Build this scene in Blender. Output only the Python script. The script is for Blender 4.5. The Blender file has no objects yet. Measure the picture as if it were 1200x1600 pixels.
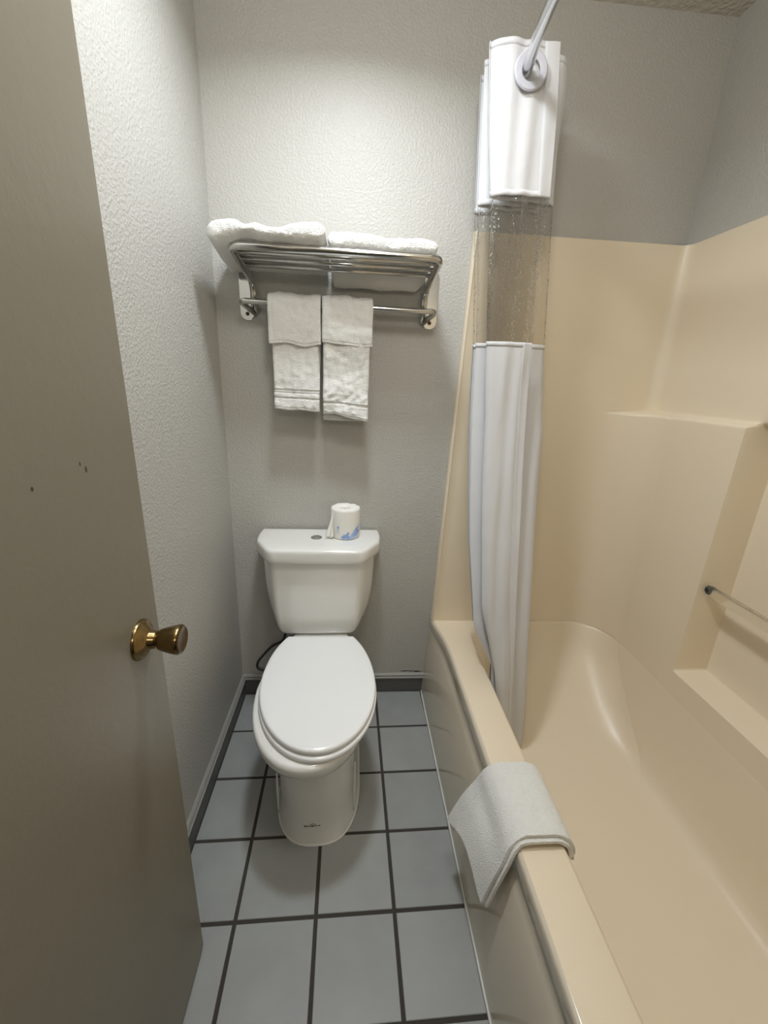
import bpy, bmesh, math, random
from mathutils import Vector, Matrix, noise
random.seed(7)
C = bpy.context.scene.collection
PI = math.pi
sin, cos = math.sin, math.cos

# ------------------------------------------------------------------ camera
YAW, PITCH, ROLL, FPX = 0.0778596, -0.3068503, 0.0422226, 654.514
cam_d = bpy.data.cameras.new('camera'); cam = bpy.data.objects.new('camera', cam_d); C.objects.link(cam)
fw = Vector((sin(YAW)*cos(PITCH), cos(YAW)*cos(PITCH), sin(PITCH)))
r0 = Vector((cos(YAW), -sin(YAW), 0)); u0 = r0.cross(fw)
rt = r0*cos(ROLL)+u0*sin(ROLL); up = u0*cos(ROLL)-r0*sin(ROLL)
M = Matrix((rt, up, -fw)).transposed().to_4x4(); M.translation = (0.46364, -1.55876, 1.33940)
cam.matrix_world = M
cam_d.sensor_fit = 'VERTICAL'; cam_d.sensor_height = 36; cam_d.lens = FPX*36/1600; cam_d.clip_start = 0.02
bpy.context.scene.camera = cam
# ------------------------------------------------------------------ world, lights, exposure
sc = bpy.context.scene
sc.view_settings.view_transform = 'Standard'; sc.view_settings.look = 'None'
sc.view_settings.gamma = 1; sc.view_settings.use_curve_mapping = False
sc.view_settings.exposure = 0.0
w = bpy.data.worlds.new('world'); sc.world = w; w.use_nodes = True
w.node_tree.nodes['Background'].inputs[0].default_value = (0.9, 0.95, 1, 1)
w.node_tree.nodes['Background'].inputs[1].default_value = 0.05
LIGHT_XY = (0.44, -0.57)
LAMP_W = 9.5
ENTRY_FILL_W = 15.5
OUTER_FILL_W = 5.0
ld = bpy.data.lights.new('ceiling_lamp', 'AREA'); ld.shape = 'DISK'; ld.energy = LAMP_W; ld.size = 0.16; ld.spread = math.radians(152); ld.color = (0.86, 0.93, 1.0)
lo = bpy.data.objects.new('ceiling_lamp', ld); lo.location = (LIGHT_XY[0], LIGHT_XY[1], 2.372); C.objects.link(lo)
l3 = bpy.data.lights.new('entry_fill', 'POINT'); l3.energy = ENTRY_FILL_W; l3.shadow_soft_size = 0.12; l3.color = (1.0, 0.965, 0.915)  # added fill with no known source, brightens the tub, rim and floor
lo3 = bpy.data.objects.new('entry_fill', l3); lo3.location = (0.55, -1.15, 2.22); C.objects.link(lo3)
l2 = bpy.data.lights.new('outer_fill', 'AREA'); l2.energy = OUTER_FILL_W; l2.shape = 'RECTANGLE'; l2.size = 0.6; l2.size_y = 0.12; l2.color = (1.0, 0.90, 0.76)  # added weak warm fill through the doorway, source made up
lo2 = bpy.data.objects.new('outer_fill', l2); C.objects.link(lo2)
lo2.location = (0.75, -2.75, 2.0); lo2.rotation_euler = (math.radians(75), 0, math.radians(6))

# ------------------------------------------------------------------ helpers
def setp(o, label=None, cat=None, group=None, kind=None):
    if label: o['label'] = label
    if cat: o['category'] = cat
    if group: o['group'] = group
    if kind: o['kind'] = kind
    return o

def empty(name, loc, label, cat, group=None):
    o = bpy.data.objects.new(name, None); o.location = loc; o.empty_display_size = 0.05; C.objects.link(o)
    return setp(o, label, cat, group)

def par(o, p):
    if p is not None:
        o.parent = p
        o.matrix_parent_inverse = Matrix.Translation(-Vector(world_loc(p)))
    return o

def world_loc(o):
    v = Vector(o.location)
    while o.parent is not None:
        v = v + o.matrix_parent_inverse.translation + 0*v if False else v
        o = o.parent
    return v

def mesh(name, verts, faces, mat, parent=None, smooth=True, mats=None, fm=None, autosm=None):
    """geometry is given in world coordinates"""
    me = bpy.data.meshes.new(name); me.from_pydata([tuple(v) for v in verts], [], faces); me.update()
    bm = bmesh.new(); bm.from_mesh(me); bmesh.ops.recalc_face_normals(bm, faces=bm.faces); bm.to_mesh(me); bm.free()
    for m in (mats or [mat]): me.materials.append(m)
    if fm:
        for pl, k in zip(me.polygons, fm): pl.material_index = k
    for pl in me.polygons: pl.use_smooth = smooth
    if smooth and autosm: me.set_sharp_from_angle(angle=math.radians(autosm))
    o = bpy.data.objects.new(name, me); C.objects.link(o)
    if parent is not None:
        o.parent = parent
        # the parents in this script are unrotated empties or meshes at the origin
        if parent.type == 'EMPTY': o.location = -Vector(parent.location)
        elif parent.parent is not None and parent.type == 'MESH': pass
    return o

class MB:
    def __init__(s): s.v = []; s.f = []
    def add(s, v, f):
        n = len(s.v); s.v += [Vector(a) for a in v]; s.f += [tuple(i+n for i in q) for q in f]; return s
    def box(s, a, b):
        x0, y0, z0 = a; x1, y1, z1 = b
        return s.add([(x0,y0,z0),(x1,y0,z0),(x1,y1,z0),(x0,y1,z0),(x0,y0,z1),(x1,y0,z1),(x1,y1,z1),(x0,y1,z1)],
            [(0,3,2,1),(4,5,6,7),(0,1,5,4),(1,2,6,5),(2,3,7,6),(3,0,4,7)])
    def loft(s, rings, closed=True, cap0=True, cap1=True):
        n = len(rings[0]); v = [p for r in rings for p in r]; f = []
        for i in range(len(rings)-1):
            for j in range(n if closed else n-1):
                k = (j+1) % n; f.append((i*n+j, i*n+k, (i+1)*n+k, (i+1)*n+j))
        if closed and cap0: f.append(tuple(range(n))[::-1])
        if closed and cap1: f.append(tuple((len(rings)-1)*n+j for j in range(n)))
        return s.add(v, f)
    def tube(s, path, r, n=12, caps=True):
        path = [Vector(p) for p in path]; rings = []
        rad = r if callable(r) else (lambda t: r)
        t0 = (path[1]-path[0]).normalized()
        a = t0.orthogonal().normalized()
        for i, p in enumerate(path):
            if i == 0: t = t0
            elif i == len(path)-1: t = (path[-1]-path[-2]).normalized()
            else: t = ((path[i+1]-p).normalized()+(p-path[i-1]).normalized()).normalized()
            a = (a-t*a.dot(t)).normalized(); b = t.cross(a)
            rr = rad(i/(len(path)-1))
            rings.append([p+a*rr*cos(2*PI*k/n)+b*rr*sin(2*PI*k/n) for k in range(n)])
        return s.loft(rings, True, caps, caps)
    def lathe(s, prof, o=(0,0,0), axis='z', n=32):
        """prof: (radius, height) pairs along axis"""
        o = Vector(o); rings = []
        for r, h in prof:
            ring = []
            for k in range(n):
                c, d = r*cos(2*PI*k/n), r*sin(2*PI*k/n)
                ring.append(o+Vector({'z': (c, d, h), 'x': (h, c, d), 'y': (c, h, d)}[axis]))
            rings.append(ring)
        return s.loft(rings)
    def out(s, name, mat, parent=None, smooth=True, autosm=None):
        return mesh(name, s.v, s.f, mat, parent, smooth, autosm=autosm)

def fillet(pts, r, n=6):
    """polyline with rounded corners"""
    pts = [Vector(p) for p in pts]; out = [pts[0]]
    for i in range(1, len(pts)-1):
        a, b, c = pts[i-1], pts[i], pts[i+1]
        d1 = (a-b); d2 = (c-b); L = min(r, d1.length*.49, d2.length*.49)
        p, q = b+d1.normalized()*L, b+d2.normalized()*L
        for k in range(n+1):
            t = k/n; out.append(p*(1-t)**2+b*2*t*(1-t)+q*t*t)
    out.append(pts[-1]); return out

def bevel_mod(o, w, seg=2, ang=35):
    m = o.modifiers.new('bevel', 'BEVEL'); m.width = w; m.segments = seg; m.limit_method = 'ANGLE'; m.angle_limit = math.radians(ang)
    for p in o.data.polygons: p.use_smooth = True
    o.data.set_sharp_from_angle(angle=math.radians(50))
    return o

def interp(tab, z):
    """tab: (z, value) pairs in descending z, smooth interpolation"""
    t = sorted(tab)
    if z <= t[0][0]: return t[0][1]
    if z >= t[-1][0]: return t[-1][1]
    for (a, va), (b, vb) in zip(t, t[1:]):
        if a <= z <= b: return va+(vb-va)*(z-a)/(b-a)

def sstep(a, b, x):
    t = max(0, min(1, (x-a)/(b-a))); return t*t*(3-2*t)

# ------------------------------------------------------------------ materials
def mat(name, col, rough=0.5, metal=0.0, spec=0.5, coat=0.0, coat_rough=0.05, bumps=(), mottle=None, sss=0, sheen=0, trans=0, ior=1.5, alpha=1):
    """bumps: list of (kind, scale, strength, distance)"""
    m = bpy.data.materials.new(name); m.use_nodes = True; nt = m.node_tree; N = nt.nodes; L = nt.links
    p = N['Principled BSDF']
    p.inputs['Base Color'].default_value = (*col, 1); p.inputs['Roughness'].default_value = rough
    p.inputs['Metallic'].default_value = metal; p.inputs['Specular IOR Level'].default_value = spec
    p.inputs['Coat Weight'].default_value = coat; p.inputs['Coat Roughness'].default_value = coat_rough
    p.inputs['Sheen Weight'].default_value = sheen
    p.inputs['Transmission Weight'].default_value = trans; p.inputs['IOR'].default_value = ior
    tc = N.new('ShaderNodeTexCoord')
    prev = None
    for kind, scale, strength, dist in bumps:
        if kind == 'voronoi':
            t = N.new('ShaderNodeTexVoronoi'); t.inputs['Scale'].default_value = scale; o = t.outputs['Distance']
        else:
            t = N.new('ShaderNodeTexNoise'); t.inputs['Scale'].default_value = scale; t.inputs['Detail'].default_value = 4 if kind == 'noise' else 1; o = t.outputs['Fac']
        L.new(tc.outputs['Object'], t.inputs['Vector'])
        if kind == 'peel':
            rp = N.new('ShaderNodeValToRGB'); rp.color_ramp.elements[0].position = .42; rp.color_ramp.elements[1].position = .62
            L.new(o, rp.inputs['Fac']); o = rp.outputs['Color']
        b = N.new('ShaderNodeBump'); b.inputs['Strength'].default_value = strength; b.inputs['Distance'].default_value = dist
        L.new(o, b.inputs['Height'])
        if prev: L.new(prev, b.inputs['Normal'])
        prev = b.outputs['Normal']
    if prev:
        L.new(prev, p.inputs['Normal'])
        if coat: L.new(prev, p.inputs['Coat Normal'])
    if mottle:
        sc_, c2, amt = mottle
        t = N.new('ShaderNodeTexNoise'); t.inputs['Scale'].default_value = sc_; t.inputs['Detail'].default_value = 5
        L.new(tc.outputs['Object'], t.inputs['Vector'])
        rp = N.new('ShaderNodeValToRGB'); rp.color_ramp.elements[0].position = .35; rp.color_ramp.elements[1].position = .7
        rp.color_ramp.elements[0].color = (*col, 1)
        rp.color_ramp.elements[1].color = (*[col[i]*(1-amt)+c2[i]*amt for i in range(3)], 1)
        L.new(t.outputs['Fac'], rp.inputs['Fac']); L.new(rp.outputs['Color'], p.inputs['Base Color'])
    return m

WALLC = (0.485, 0.475, 0.44)
m_wall = mat('textured_wall_paint', WALLC, 0.45, spec=0.4, bumps=[('peel', 135, .42, .0015), ('noise', 45, .3, .002)])
m_ceil = mat('textured_ceiling_paint', (0.60, 0.57, 0.50), 0.7, bumps=[('peel', 70, .6, .003)])
m_grout = mat('dark_grout', (0.048, 0.042, 0.036), 0.9, bumps=[('noise', 300, .4, .001)])
m_tile = mat('grey_ceramic_tile', (0.325, 0.34, 0.33), 0.42, spec=0.45, bumps=[('noise', 420, .18, .0006)], mottle=(9, (0.285, 0.29, 0.29), .7))
m_tile2 = mat('grey_ceramic_tile_pale', (0.345, 0.357, 0.345), 0.42, spec=0.45, bumps=[('noise', 420, .18, .0006)], mottle=(7, (0.30, 0.30, 0.30), .7))
m_basedark = mat('dark_baseboard_paint', (0.10, 0.10, 0.095), 0.45, bumps=[('noise', 60, .2, .001)])
m_basecap = mat('grey_baseboard_cap_paint', (0.30, 0.295, 0.27), 0.4, bumps=[('noise', 60, .2, .001)])
m_caulk = mat('white_caulk', (0.78, 0.78, 0.74), 0.5, bumps=[('noise', 120, .4, .001)])
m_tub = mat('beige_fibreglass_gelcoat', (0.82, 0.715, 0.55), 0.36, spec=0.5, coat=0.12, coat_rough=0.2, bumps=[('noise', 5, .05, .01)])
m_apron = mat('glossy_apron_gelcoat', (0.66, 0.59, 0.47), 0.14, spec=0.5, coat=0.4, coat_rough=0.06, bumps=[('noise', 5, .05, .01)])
m_china = mat('white_vitreous_china', (0.83, 0.83, 0.80), 0.12, coat=0.4, coat_rough=0.03)
m_seat = mat('white_plastic_seat', (0.86, 0.87, 0.87), 0.22)
m_chrome = mat('polished_chrome', (0.62, 0.61, 0.59), 0.13, metal=1)
m_steel = mat('brushed_steel_rod', (0.62, 0.63, 0.65), 0.17, metal=1)
m_dark = mat('black_rubber', (0.012, 0.012, 0.012), 0.5)
m_hose = mat('dark_grey_braided_hose', (0.05, 0.05, 0.05), 0.4, metal=.4, bumps=[('noise', 600, .4, .001)])
m_towel = mat('white_terry_cloth', (0.87, 0.87, 0.84), 0.95, spec=0.1, sheen=0.3, bumps=[('voronoi', 420, .8, .0026), ('noise', 160, .3, .002)])
m_towelband = mat('white_woven_band', (0.82, 0.82, 0.79), 0.9, spec=0.15, bumps=[('noise', 500, .3, .0008)])
m_paper = mat('white_tissue_paper', (0.86, 0.85, 0.80), 0.9, spec=0.1, bumps=[('noise', 90, .35, .002)])
m_card = mat('brown_cardboard', (0.30, 0.25, 0.19), 0.9)
m_print = mat('blue_floral_ink', (0.27, 0.40, 0.72), 0.8)
m_print2 = mat('pale_blue_floral_ink', (0.42, 0.55, 0.80), 0.8)
m_brass = mat('antique_brass', (0.27, 0.19, 0.085), 0.22, metal=1, bumps=[('noise', 200, .06, .001)])
m_darkbrass = mat('dark_worn_brass', (0.16, 0.11, 0.06), 0.35, metal=1)
m_ring = mat('grey_plastic_ring', (0.55, 0.55, 0.60), 0.3)
m_acrylic = mat('clear_acrylic', (0.96, 0.93, 0.86), 0.08, trans=0.92, ior=1.45)
m_ink = mat('dark_ink', (0.03, 0.03, 0.028), 0.6)
m_lamp = mat('lamp_white', (0.8, 0.8, 0.8), 0.4)
m_knobwhite = mat('outer_wall_paint', (0.5, 0.47, 0.42), 0.7)

def door_mat():
    m = mat('grey_brown_door_paint', (0.215, 0.195, 0.150), 0.36, spec=0.45, bumps=[('noise', 45, .22, .002), ('noise', 220, .15, .001)])
    nt = m.node_tree; N = nt.nodes; L = nt.links; p = N['Principled BSDF']
    tc = N.new('ShaderNodeTexCoord'); prev = None
    for (y, z, ry, rz) in [(-1.006, 1.2135, .0022, .0042), (-1.016, 1.2225, .0015, .003), (-1.101, 1.212, .002, .0026)]:   # chips in the paint
        mp = N.new('ShaderNodeMapping'); mp.inputs['Location'].default_value = (0, -y/ry, -z/rz); mp.inputs['Scale'].default_value = (0, 1/ry, 1/rz)
        ln = N.new('ShaderNodeVectorMath'); ln.operation = 'LENGTH'
        lt = N.new('ShaderNodeMath'); lt.operation = 'LESS_THAN'; lt.inputs[1].default_value = 1
        L.new(tc.outputs['Object'], mp.inputs['Vector']); L.new(mp.outputs['Vector'], ln.inputs[0]); L.new(ln.outputs['Value'], lt.inputs[0])
        if prev:
            mx = N.new('ShaderNodeMath'); mx.operation = 'MAXIMUM'; L.new(prev, mx.inputs[0]); L.new(lt.outputs[0], mx.inputs[1]); prev = mx.outputs[0]
        else: prev = lt.outputs[0]
    mix = N.new('ShaderNodeMix'); mix.data_type = 'RGBA'
    mix.inputs['A'].default_value = (0.215, 0.195, 0.150, 1); mix.inputs['B'].default_value = (0.04, 0.03, 0.02, 1)
    L.new(prev, mix.inputs['Factor']); L.new(mix.outputs['Result'], p.inputs['Base Color'])
    return m
m_door = door_mat()

def curtain_mat():
    m = mat('white_curtain_fabric', (0.78, 0.78, 0.79), 0.75, spec=0.2, bumps=[('noise', 380, .12, .0006), ('noise', 14, .5, .008)])
    nt = m.node_tree; N = nt.nodes; L = nt.links; p = N['Principled BSDF']
    tr = N.new('ShaderNodeBsdfTranslucent'); tr.inputs['Color'].default_value = (0.85, 0.84, 0.80, 1)
    mx = N.new('ShaderNodeMixShader'); mx.inputs[0].default_value = 0.22
    L.new(p.outputs[0], mx.inputs[1]); L.new(tr.outputs[0], mx.inputs[2]); L.new(mx.outputs[0], N['Material Output'].inputs[0])
    return m
m_curtain = curtain_mat()

def vinyl_mat():
    m = bpy.data.materials.new('clear_pebbled_vinyl'); m.use_nodes = True; nt = m.node_tree; N = nt.nodes; L = nt.links
    N.remove(N['Principled BSDF'])
    tr = N.new('ShaderNodeBsdfTransparent'); tr.inputs['Color'].default_value = (0.99, 0.985, 0.975, 1)
    gl = N.new('ShaderNodeBsdfGlossy'); gl.inputs['Roughness'].default_value = 0.1
    df = N.new('ShaderNodeBsdfTranslucent'); df.inputs['Color'].default_value = (0.9, 0.87, 0.8, 1)
    tc = N.new('ShaderNodeTexCoord'); vo = N.new('ShaderNodeTexVoronoi'); vo.inputs['Scale'].default_value = 230
    mp = N.new('ShaderNodeMapping'); mp.inputs['Scale'].default_value = (1, 1, .6)
    b = N.new('ShaderNodeBump'); b.inputs['Strength'].default_value = 1; b.inputs['Distance'].default_value = .0024
    L.new(tc.outputs['Object'], mp.inputs[0]); L.new(mp.outputs[0], vo.inputs['Vector']); L.new(vo.outputs['Distance'], b.inputs['Height'])
    for s in (gl, df): L.new(b.outputs[0], s.inputs['Normal'])
    lw = N.new('ShaderNodeFresnel'); lw.inputs['IOR'].default_value = 1.27; L.new(b.outputs[0], lw.inputs['Normal'])
    m1 = N.new('ShaderNodeMixShader'); m1.inputs[0].default_value = .04; L.new(tr.outputs[0], m1.inputs[1]); L.new(df.outputs[0], m1.inputs[2])
    m2 = N.new('ShaderNodeMixShader'); L.new(lw.outputs[0], m2.inputs[0]); L.new(m1.outputs[0], m2.inputs[1]); L.new(gl.outputs[0], m2.inputs[2])
    L.new(m2.outputs[0], N['Material Output'].inputs[0])
    return m
m_vinyl = vinyl_mat()

# ------------------------------------------------------------------ room shell
XR = 1.578; CZ = 2.404; YF = -1.64; YO = -3.1
def struct(name, mb, m, label=None, smooth=False, parent=None):
    o = mb.out(name, m, parent, smooth)
    if parent is None: o['kind'] = 'structure'
    if label: o['label'] = label
    return o
floor = struct('floor', MB().box((-.1, YO, -.1), (XR+.1, .1, -.003)), m_grout, 'floor of grey square ceramic tiles with dark grout joints')
struct('wall_back', MB().box((0, 0, -.003), (XR, .1, CZ)), m_wall, 'grey textured plaster wall behind the toilet and towel rack')
struct('wall_left', MB().box((-.1, YO, -.003), (0, .1, CZ)), m_wall, 'grey textured wall left of the toilet, beside the door')
struct('wall_right', MB().box((XR, YO, 1.79), (XR+.15, .1, CZ)).box((1.66, YO, -.003), (XR+.15, .1, 1.79)).box((XR, YO, -.003), (1.66, YF-.1, 1.79)), m_wall, 'grey textured wall above the tub surround on the right')
struct('ceiling', MB().box((-.1, YO, CZ), (XR+.1, .1, CZ+.08)), m_ceil, 'pale textured ceiling above the shower')
fr = MB().box((.84, YF-.1, -.003), (XR, YF, CZ)).box((0, YF-.1, -.003), (.07, YF, CZ)).box((.07, YF-.1, 2.06), (.84, YF, CZ))
struct('wall_front', fr, m_wall)
struct('wall_outer', MB().box((-.1, YO-.1, -.003), (XR+.1, YO, CZ)), m_knobwhite)

# floor tiles, cut to the room
T = 0.2055; GX, GY, TR = 0.5823, -0.2109, -0.0169; J = 0.0095
def clip(poly, ax, val, keep_less):
    out = []
    for i in range(len(poly)):
        a, b = poly[i], poly[(i+1) % len(poly)]
        ia = (a[ax] <= val) == keep_less; ib = (b[ax] <= val) == keep_less
        if ia: out.append(a)
        if ia != ib:
            t = (val-a[ax])/(b[ax]-a[ax]); out.append((a[0]+(b[0]-a[0])*t, a[1]+(b[1]-a[1])*t))
    return out
def gpt(i, j): return (GX+i*T*cos(TR)-j*T*sin(TR), GY-j*T*cos(TR)-i*T*sin(TR))
for j in range(-2, 8):
    for i in range(-4, 2):
        a, b, c, d = gpt(i, j), gpt(i+1, j), gpt(i+1, j+1), gpt(i, j+1)
        cx = (a[0]+c[0])/2; cy = (a[1]+c[1])/2; k = 1-J/T
        poly = [(cx+(q[0]-cx)*k, cy+(q[1]-cy)*k) for q in (a, b, c, d)]
        for ax, v, less in ((0, .012, False), (0, .786, True), (1, -.012, True), (1, YF, False)):
            if poly: poly = clip(poly, ax, v, less)
        if len(poly) < 3: continue
        ar = sum(poly[q][0]*poly[(q+1) % len(poly)][1]-poly[(q+1) % len(poly)][0]*poly[q][1] for q in range(len(poly)))/2
        if abs(ar) < 2e-4: continue
        px = sum(q[0] for q in poly)/len(poly); py = sum(q[1] for q in poly)/len(poly)
        dz = random.uniform(-.0004, .0004)
        s = .985
        rings = [[(q[0], q[1], -.006) for q in poly], [(q[0], q[1], -.0016+dz) for q in poly],
                 [(px+(q[0]-px)*.992, py+(q[1]-py)*.992, -.0004+dz) for q in poly], [(px+(q[0]-px)*s, py+(q[1]-py)*s, dz) for q in poly]]
        MB().loft(rings).out('tile', random.choice((m_tile, m_tile2)), floor, False)

# baseboards: dark board with a lighter stepped cap
def board(name, a, b, nrm, label):
    """a, b: ends along the wall on the wall plane; nrm: outward direction"""
    a, b, nrm = Vector(a), Vector(b), Vector(nrm)
    def ext(prof):
        ring = lambda p: [p+nrm*d+Vector((0, 0, z)) for d, z in prof]
        return MB().loft([ring(a), ring(b)])
    o = struct(name, ext([(0, 0), (.010, 0), (.010, .070), (0, .070)]), m_basedark, label)
    struct('cap_moulding', ext([(0, .0702), (.0125, .0702), (.0145, .073), (.0145, .0775), (.0095, .080), (.0105, .083), (.0115, .087), (.0085, .0905), (.004, .094), (0, .095)]), m_basecap, 'lighter grey stepped cap', parent=o)
    return o
bb = board('baseboard_back', (0, 0, -.002), (.795, 0, -.002), (0, -1, 0), 'dark grey baseboard with lighter cap along the back wall')
board('baseboard_left', (0, -.0105, -.002), (0, YF, -.002), (1, 0, 0), 'dark grey baseboard with lighter cap along the left wall')
# cracked caulk above the back baseboard and a scuff above the surround
pts = [(.688, .0985), (.70, .1012), (.712, .1005), (.722, .1022), (.735, .0995), (.748, .1008), (.757, .0968), (.766, .0988), (.781, .0955)]
th = [.0006, .0012, .0018, .0010, .0014, .0012, .0030, .0024, .0010]
mb = MB().loft([[(x, -.0008, z-t), (x, -.0008, z+t), (x, .001, z+t), (x, .001, z-t)] for (x, z), t in zip(pts, th)])
c = mb.out('caulk_crack', m_dark, bb, False); c['label'] = 'dark crack in the caulk above the cap'

# ------------------------------------------------------------------ bathtub with moulded surround (one piece)
ZR = .374; XO = .833; XI = .942; YB = -.018; YN = -1.500; XW = 1.540; XU = 1.573; ZL = 1.262; ZT = 1.800
def xface(z):      # front edge of the surround on the back wall leans outwards going up
    return .803+(.840-.803)*(z-ZR)/(1.808-ZR)
tub = empty('bathtub', (1.18, -.76, 0), 'beige one-piece fibreglass tub with moulded shower surround', 'bathtub')
nC = 8
def rrect(x0, x1, y0, y1, rb, rn, lb, ln, z, ys):
    """loop starting at left-back going right along the back, down the right side, back along the near side, then up the left.
       rb, rn, lb, ln: corner radii right-back, right-near, left-back, left-near; ys: rows on the right side"""
    P = []
    ns = 22
    for k in range(ns): P.append((x0+lb+(x1-rb-x0-lb)*k/(ns-1), y1, z))
    for k in range(1, nC): a = PI/2-PI/2*k/nC; P.append((x1-rb+rb*cos(a), y1-rb+rb*sin(a), z))
    for y in ys: P.append((x1, max(min(y, y1-rb-.0005), y0+rn+.0005), z))
    for k in range(1, nC): a = -PI/2*k/nC; P.append((x1-rn+rn*cos(a), y0+rn+rn*sin(a), z))
    for k in range(ns): P.append((x1-rn-(x1-rn-x0-ln)*k/(ns-1), y0, z))
    cnt = len(P)
    for k in range(1, nC): a = PI+PI/2*(1-k/nC)-0; P.append((x0+ln+ln*cos(-PI/2-PI/2*k/nC), y0+ln+ln*sin(-PI/2-PI/2*k/nC), z))
    for k in range(len(ys)): t = k/(len(ys)-1); P.append((x0, y0+ln+(y1-lb-y0-ln)*t, z))
    for k in range(1, nC): a = PI-PI/2*k/nC; P.append((x0+lb+lb*cos(a), y1-lb+lb*sin(a), z))
    return P, cnt
# rows along the right wall with tight spacing at the niche edges
NY0, NY1 = -.462, -1.10
ys = []
y = -.10
for q in [-.02, -.06, -.12, -.2, -.28, -.36, -.42, -.448, -.454, -.458, -.462, -.466, -.471, -.478, -.490, -.51, -.55, -.62, -.7, -.78, -.86, -.94, -1.02, -1.06,
          -1.084, -1.091, -1.096, -1.10, -1.104, -1.108, -1.114, -1.15, -1.22, -1.3, -1.38, -1.44, -1.48]: ys.append(q)
NICHE = .100; NZ0, NZ1 = .458, ZL
def niche(P):
    out = []
    for x, y, z in P:
        if x > 1.50 and NY1-.02 < y < NY0+.02:
            side = sstep(NY0+.003, NY0-.010, y)*sstep(NY1-.003, NY1+.010, y)
            # deep pocket only below the ledge; flush with the upper wall at the top
            f = side*sstep(NZ0-.003, NZ0+.010, z)
            if z <= ZL+.012:
                target = XW+NICHE*f
                x = max(x, target) if f > 0 else x
            else: x = x
        out.append((x, y, z))
    return out
def walls(z):
    # draft and the ledge at ZL: broad corner cove below, tight corner above
    k = sstep(ZL+.004, ZL-.010, z)
    d = (ZT-z)*.006
    x1 = XU-(XU-XW)*k-d*.6; y1 = YB-d
    rb = .035+.12*k*1.0
    return x1, y1, rb
UPN = .0  # the pocket ends under a sloped lip at the top
zs = [ZR, ZR+.006, .40, .43, .450, .454, .458, .462, .467, .474, .50, .6, .75, .9, 1.05, 1.17, 1.22, 1.24, 1.246, 1.250, 1.254, 1.258, 1.262, 1.266, 1.272, 1.29, 1.4, 1.5, 1.6, 1.7, 1.78, 1.796, ZT]
sur = []
for z in zs:
    x1, y1, rb = walls(z)
    P, cnt = rrect(xface(z)+.012, x1, YN-(.012 if z > ZL else 0), y1, rb, rb, .001, .001, z, ys)
    fl = .0
    P = P[:cnt]
    P = niche(P)
    # close the pocket towards the top
    if z > 1.244:
        Q = []
        for p in P:
            if p[0] > XU+.001: p = (XU+(p[0]-XU)*sstep(1.268, 1.246, z), p[1], p[2])
            Q.append(p)
        P = Q
    x0 = xface(z)
    # flange bead wrapping to the wall at both free edges
    pre = [(x0, -.0005, z), (x0, -.010, z), (x0+.002, y1-.003, z), (x0+.007, y1-.006, z)]
    post = [(x0+.007, P[-1][1]+.006, z), (x0+.002, P[-1][1]+.003, z), (x0, P[-1][1]-.010, z), (x0, YF+.0005, z)]
    sur.append([Vector(p) for p in pre+P+post])
# top return to the wall
last = sur[-1]
top1 = []; top2 = []
for p in last:
    q = p.copy(); q.z = ZT+.006; top1.append(q)
n = len(last)
for idx, p in enumerate(last):
    q = p.copy(); q.z = ZT+.008
    if q.y > -.1 and q.x < 1.50: q.y = -.0005
    elif q.y < -1.42 and q.x < 1.50: q.y = YF+.0005
    else: q.x = min(q.x+.02, XR-.0006); q.y = min(q.y+.006, -.0006) if q.y > -.2 else q.y
    top2.append(q)
mbt = MB().loft(sur+[top1, top2], closed=False)
# deck (rim) and basin
def basin(z, inset, r):
    x1, y1, rb = walls(ZR)
    return rrect(XI+inset[0], x1-inset[1], YN+inset[2], y1-inset[3], r, r, r*.95, r*.95, z, ys)[0]
x1, y1, rb = walls(ZR)
outer, cnt = rrect(XO+.010, x1, YN, y1, rb, rb, .001, .001, ZR, ys)
def rimx(y):   # the outer edge of the rim curves out to meet the surround at both ends
    return XO-.030*math.exp(-((y+.0)/.13)**2)-.030*math.exp(-((y+1.5)/.13)**2)
outer = [((rimx(p[1])+.010) if (i >= cnt-1 or i == 0) else p[0], p[1], p[2]) for i, p in enumerate(outer)]
outer = [(p[0] if not (p[0] < XO+.012 and i > 0 and i < cnt-1) else max(p[0], rimx(p[1])+.01), p[1], p[2]) for i, p in enumerate(outer)]
rings = [outer,
         basin(ZR+.0005, (-.006, .0003, .004, .004), .13), basin(ZR-.003, (0, .001, .009, .009), .135), basin(ZR-.012, (.006, .002, .016, .015), .14),
         basin(ZR-.06, (.012, .005, .03, .030), .15), basin(.25, (.022, .012, .06, .085), .16), basin(.16, (.036, .022, .11, .185), .16),
         basin(.10, (.052, .036, .15, .275), .16), basin(.075, (.068, .052, .17, .325), .15), basin(.064, (.09, .072, .195, .365), .14), basin(.061, (.12, .10, .23, .40), .12),
         basin(.060, (.20, .20, .40, .55), .08)]
mbt.loft(rings, closed=True, cap0=False, cap1=True)
shell = mbt.out('tub_shell', m_tub, tub, True, autosm=60)
# apron: rim lip, recess, leaning skirt
def aprof(y):
    x = rimx(y); f = (x-.803)/.03
    xb = .787
    return [(x+.010, ZR), (x+.004, ZR-.0015), (x+.001, ZR-.005), (x, ZR-.012), (x-.001, ZR-.034), (x+.001, ZR-.040), (x+.006*f, ZR-.052),
            (x-.004*f, .300), (x-.010*f, .288), (xb+.003+(x-xb-.003)*.35, .20), (xb+.004, .09), (xb+.001, .03), (xb, .0)]
ysa = [-.0005, -.02, -.04, -.06, -.08, -.1, -.13, -.16, -.2, -.25, -.3]+[-.4-.1*k for k in range(9)]+[-1.25, -1.3, -1.34, -1.38, -1.42, -1.46, -1.5, YF+.001]
ring = [[Vector((x, yy, z)) for x, z in aprof(yy)] for yy in ysa]
MB().loft(ring, closed=False).out('apron', m_apron, tub, True, autosm=60)
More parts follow.
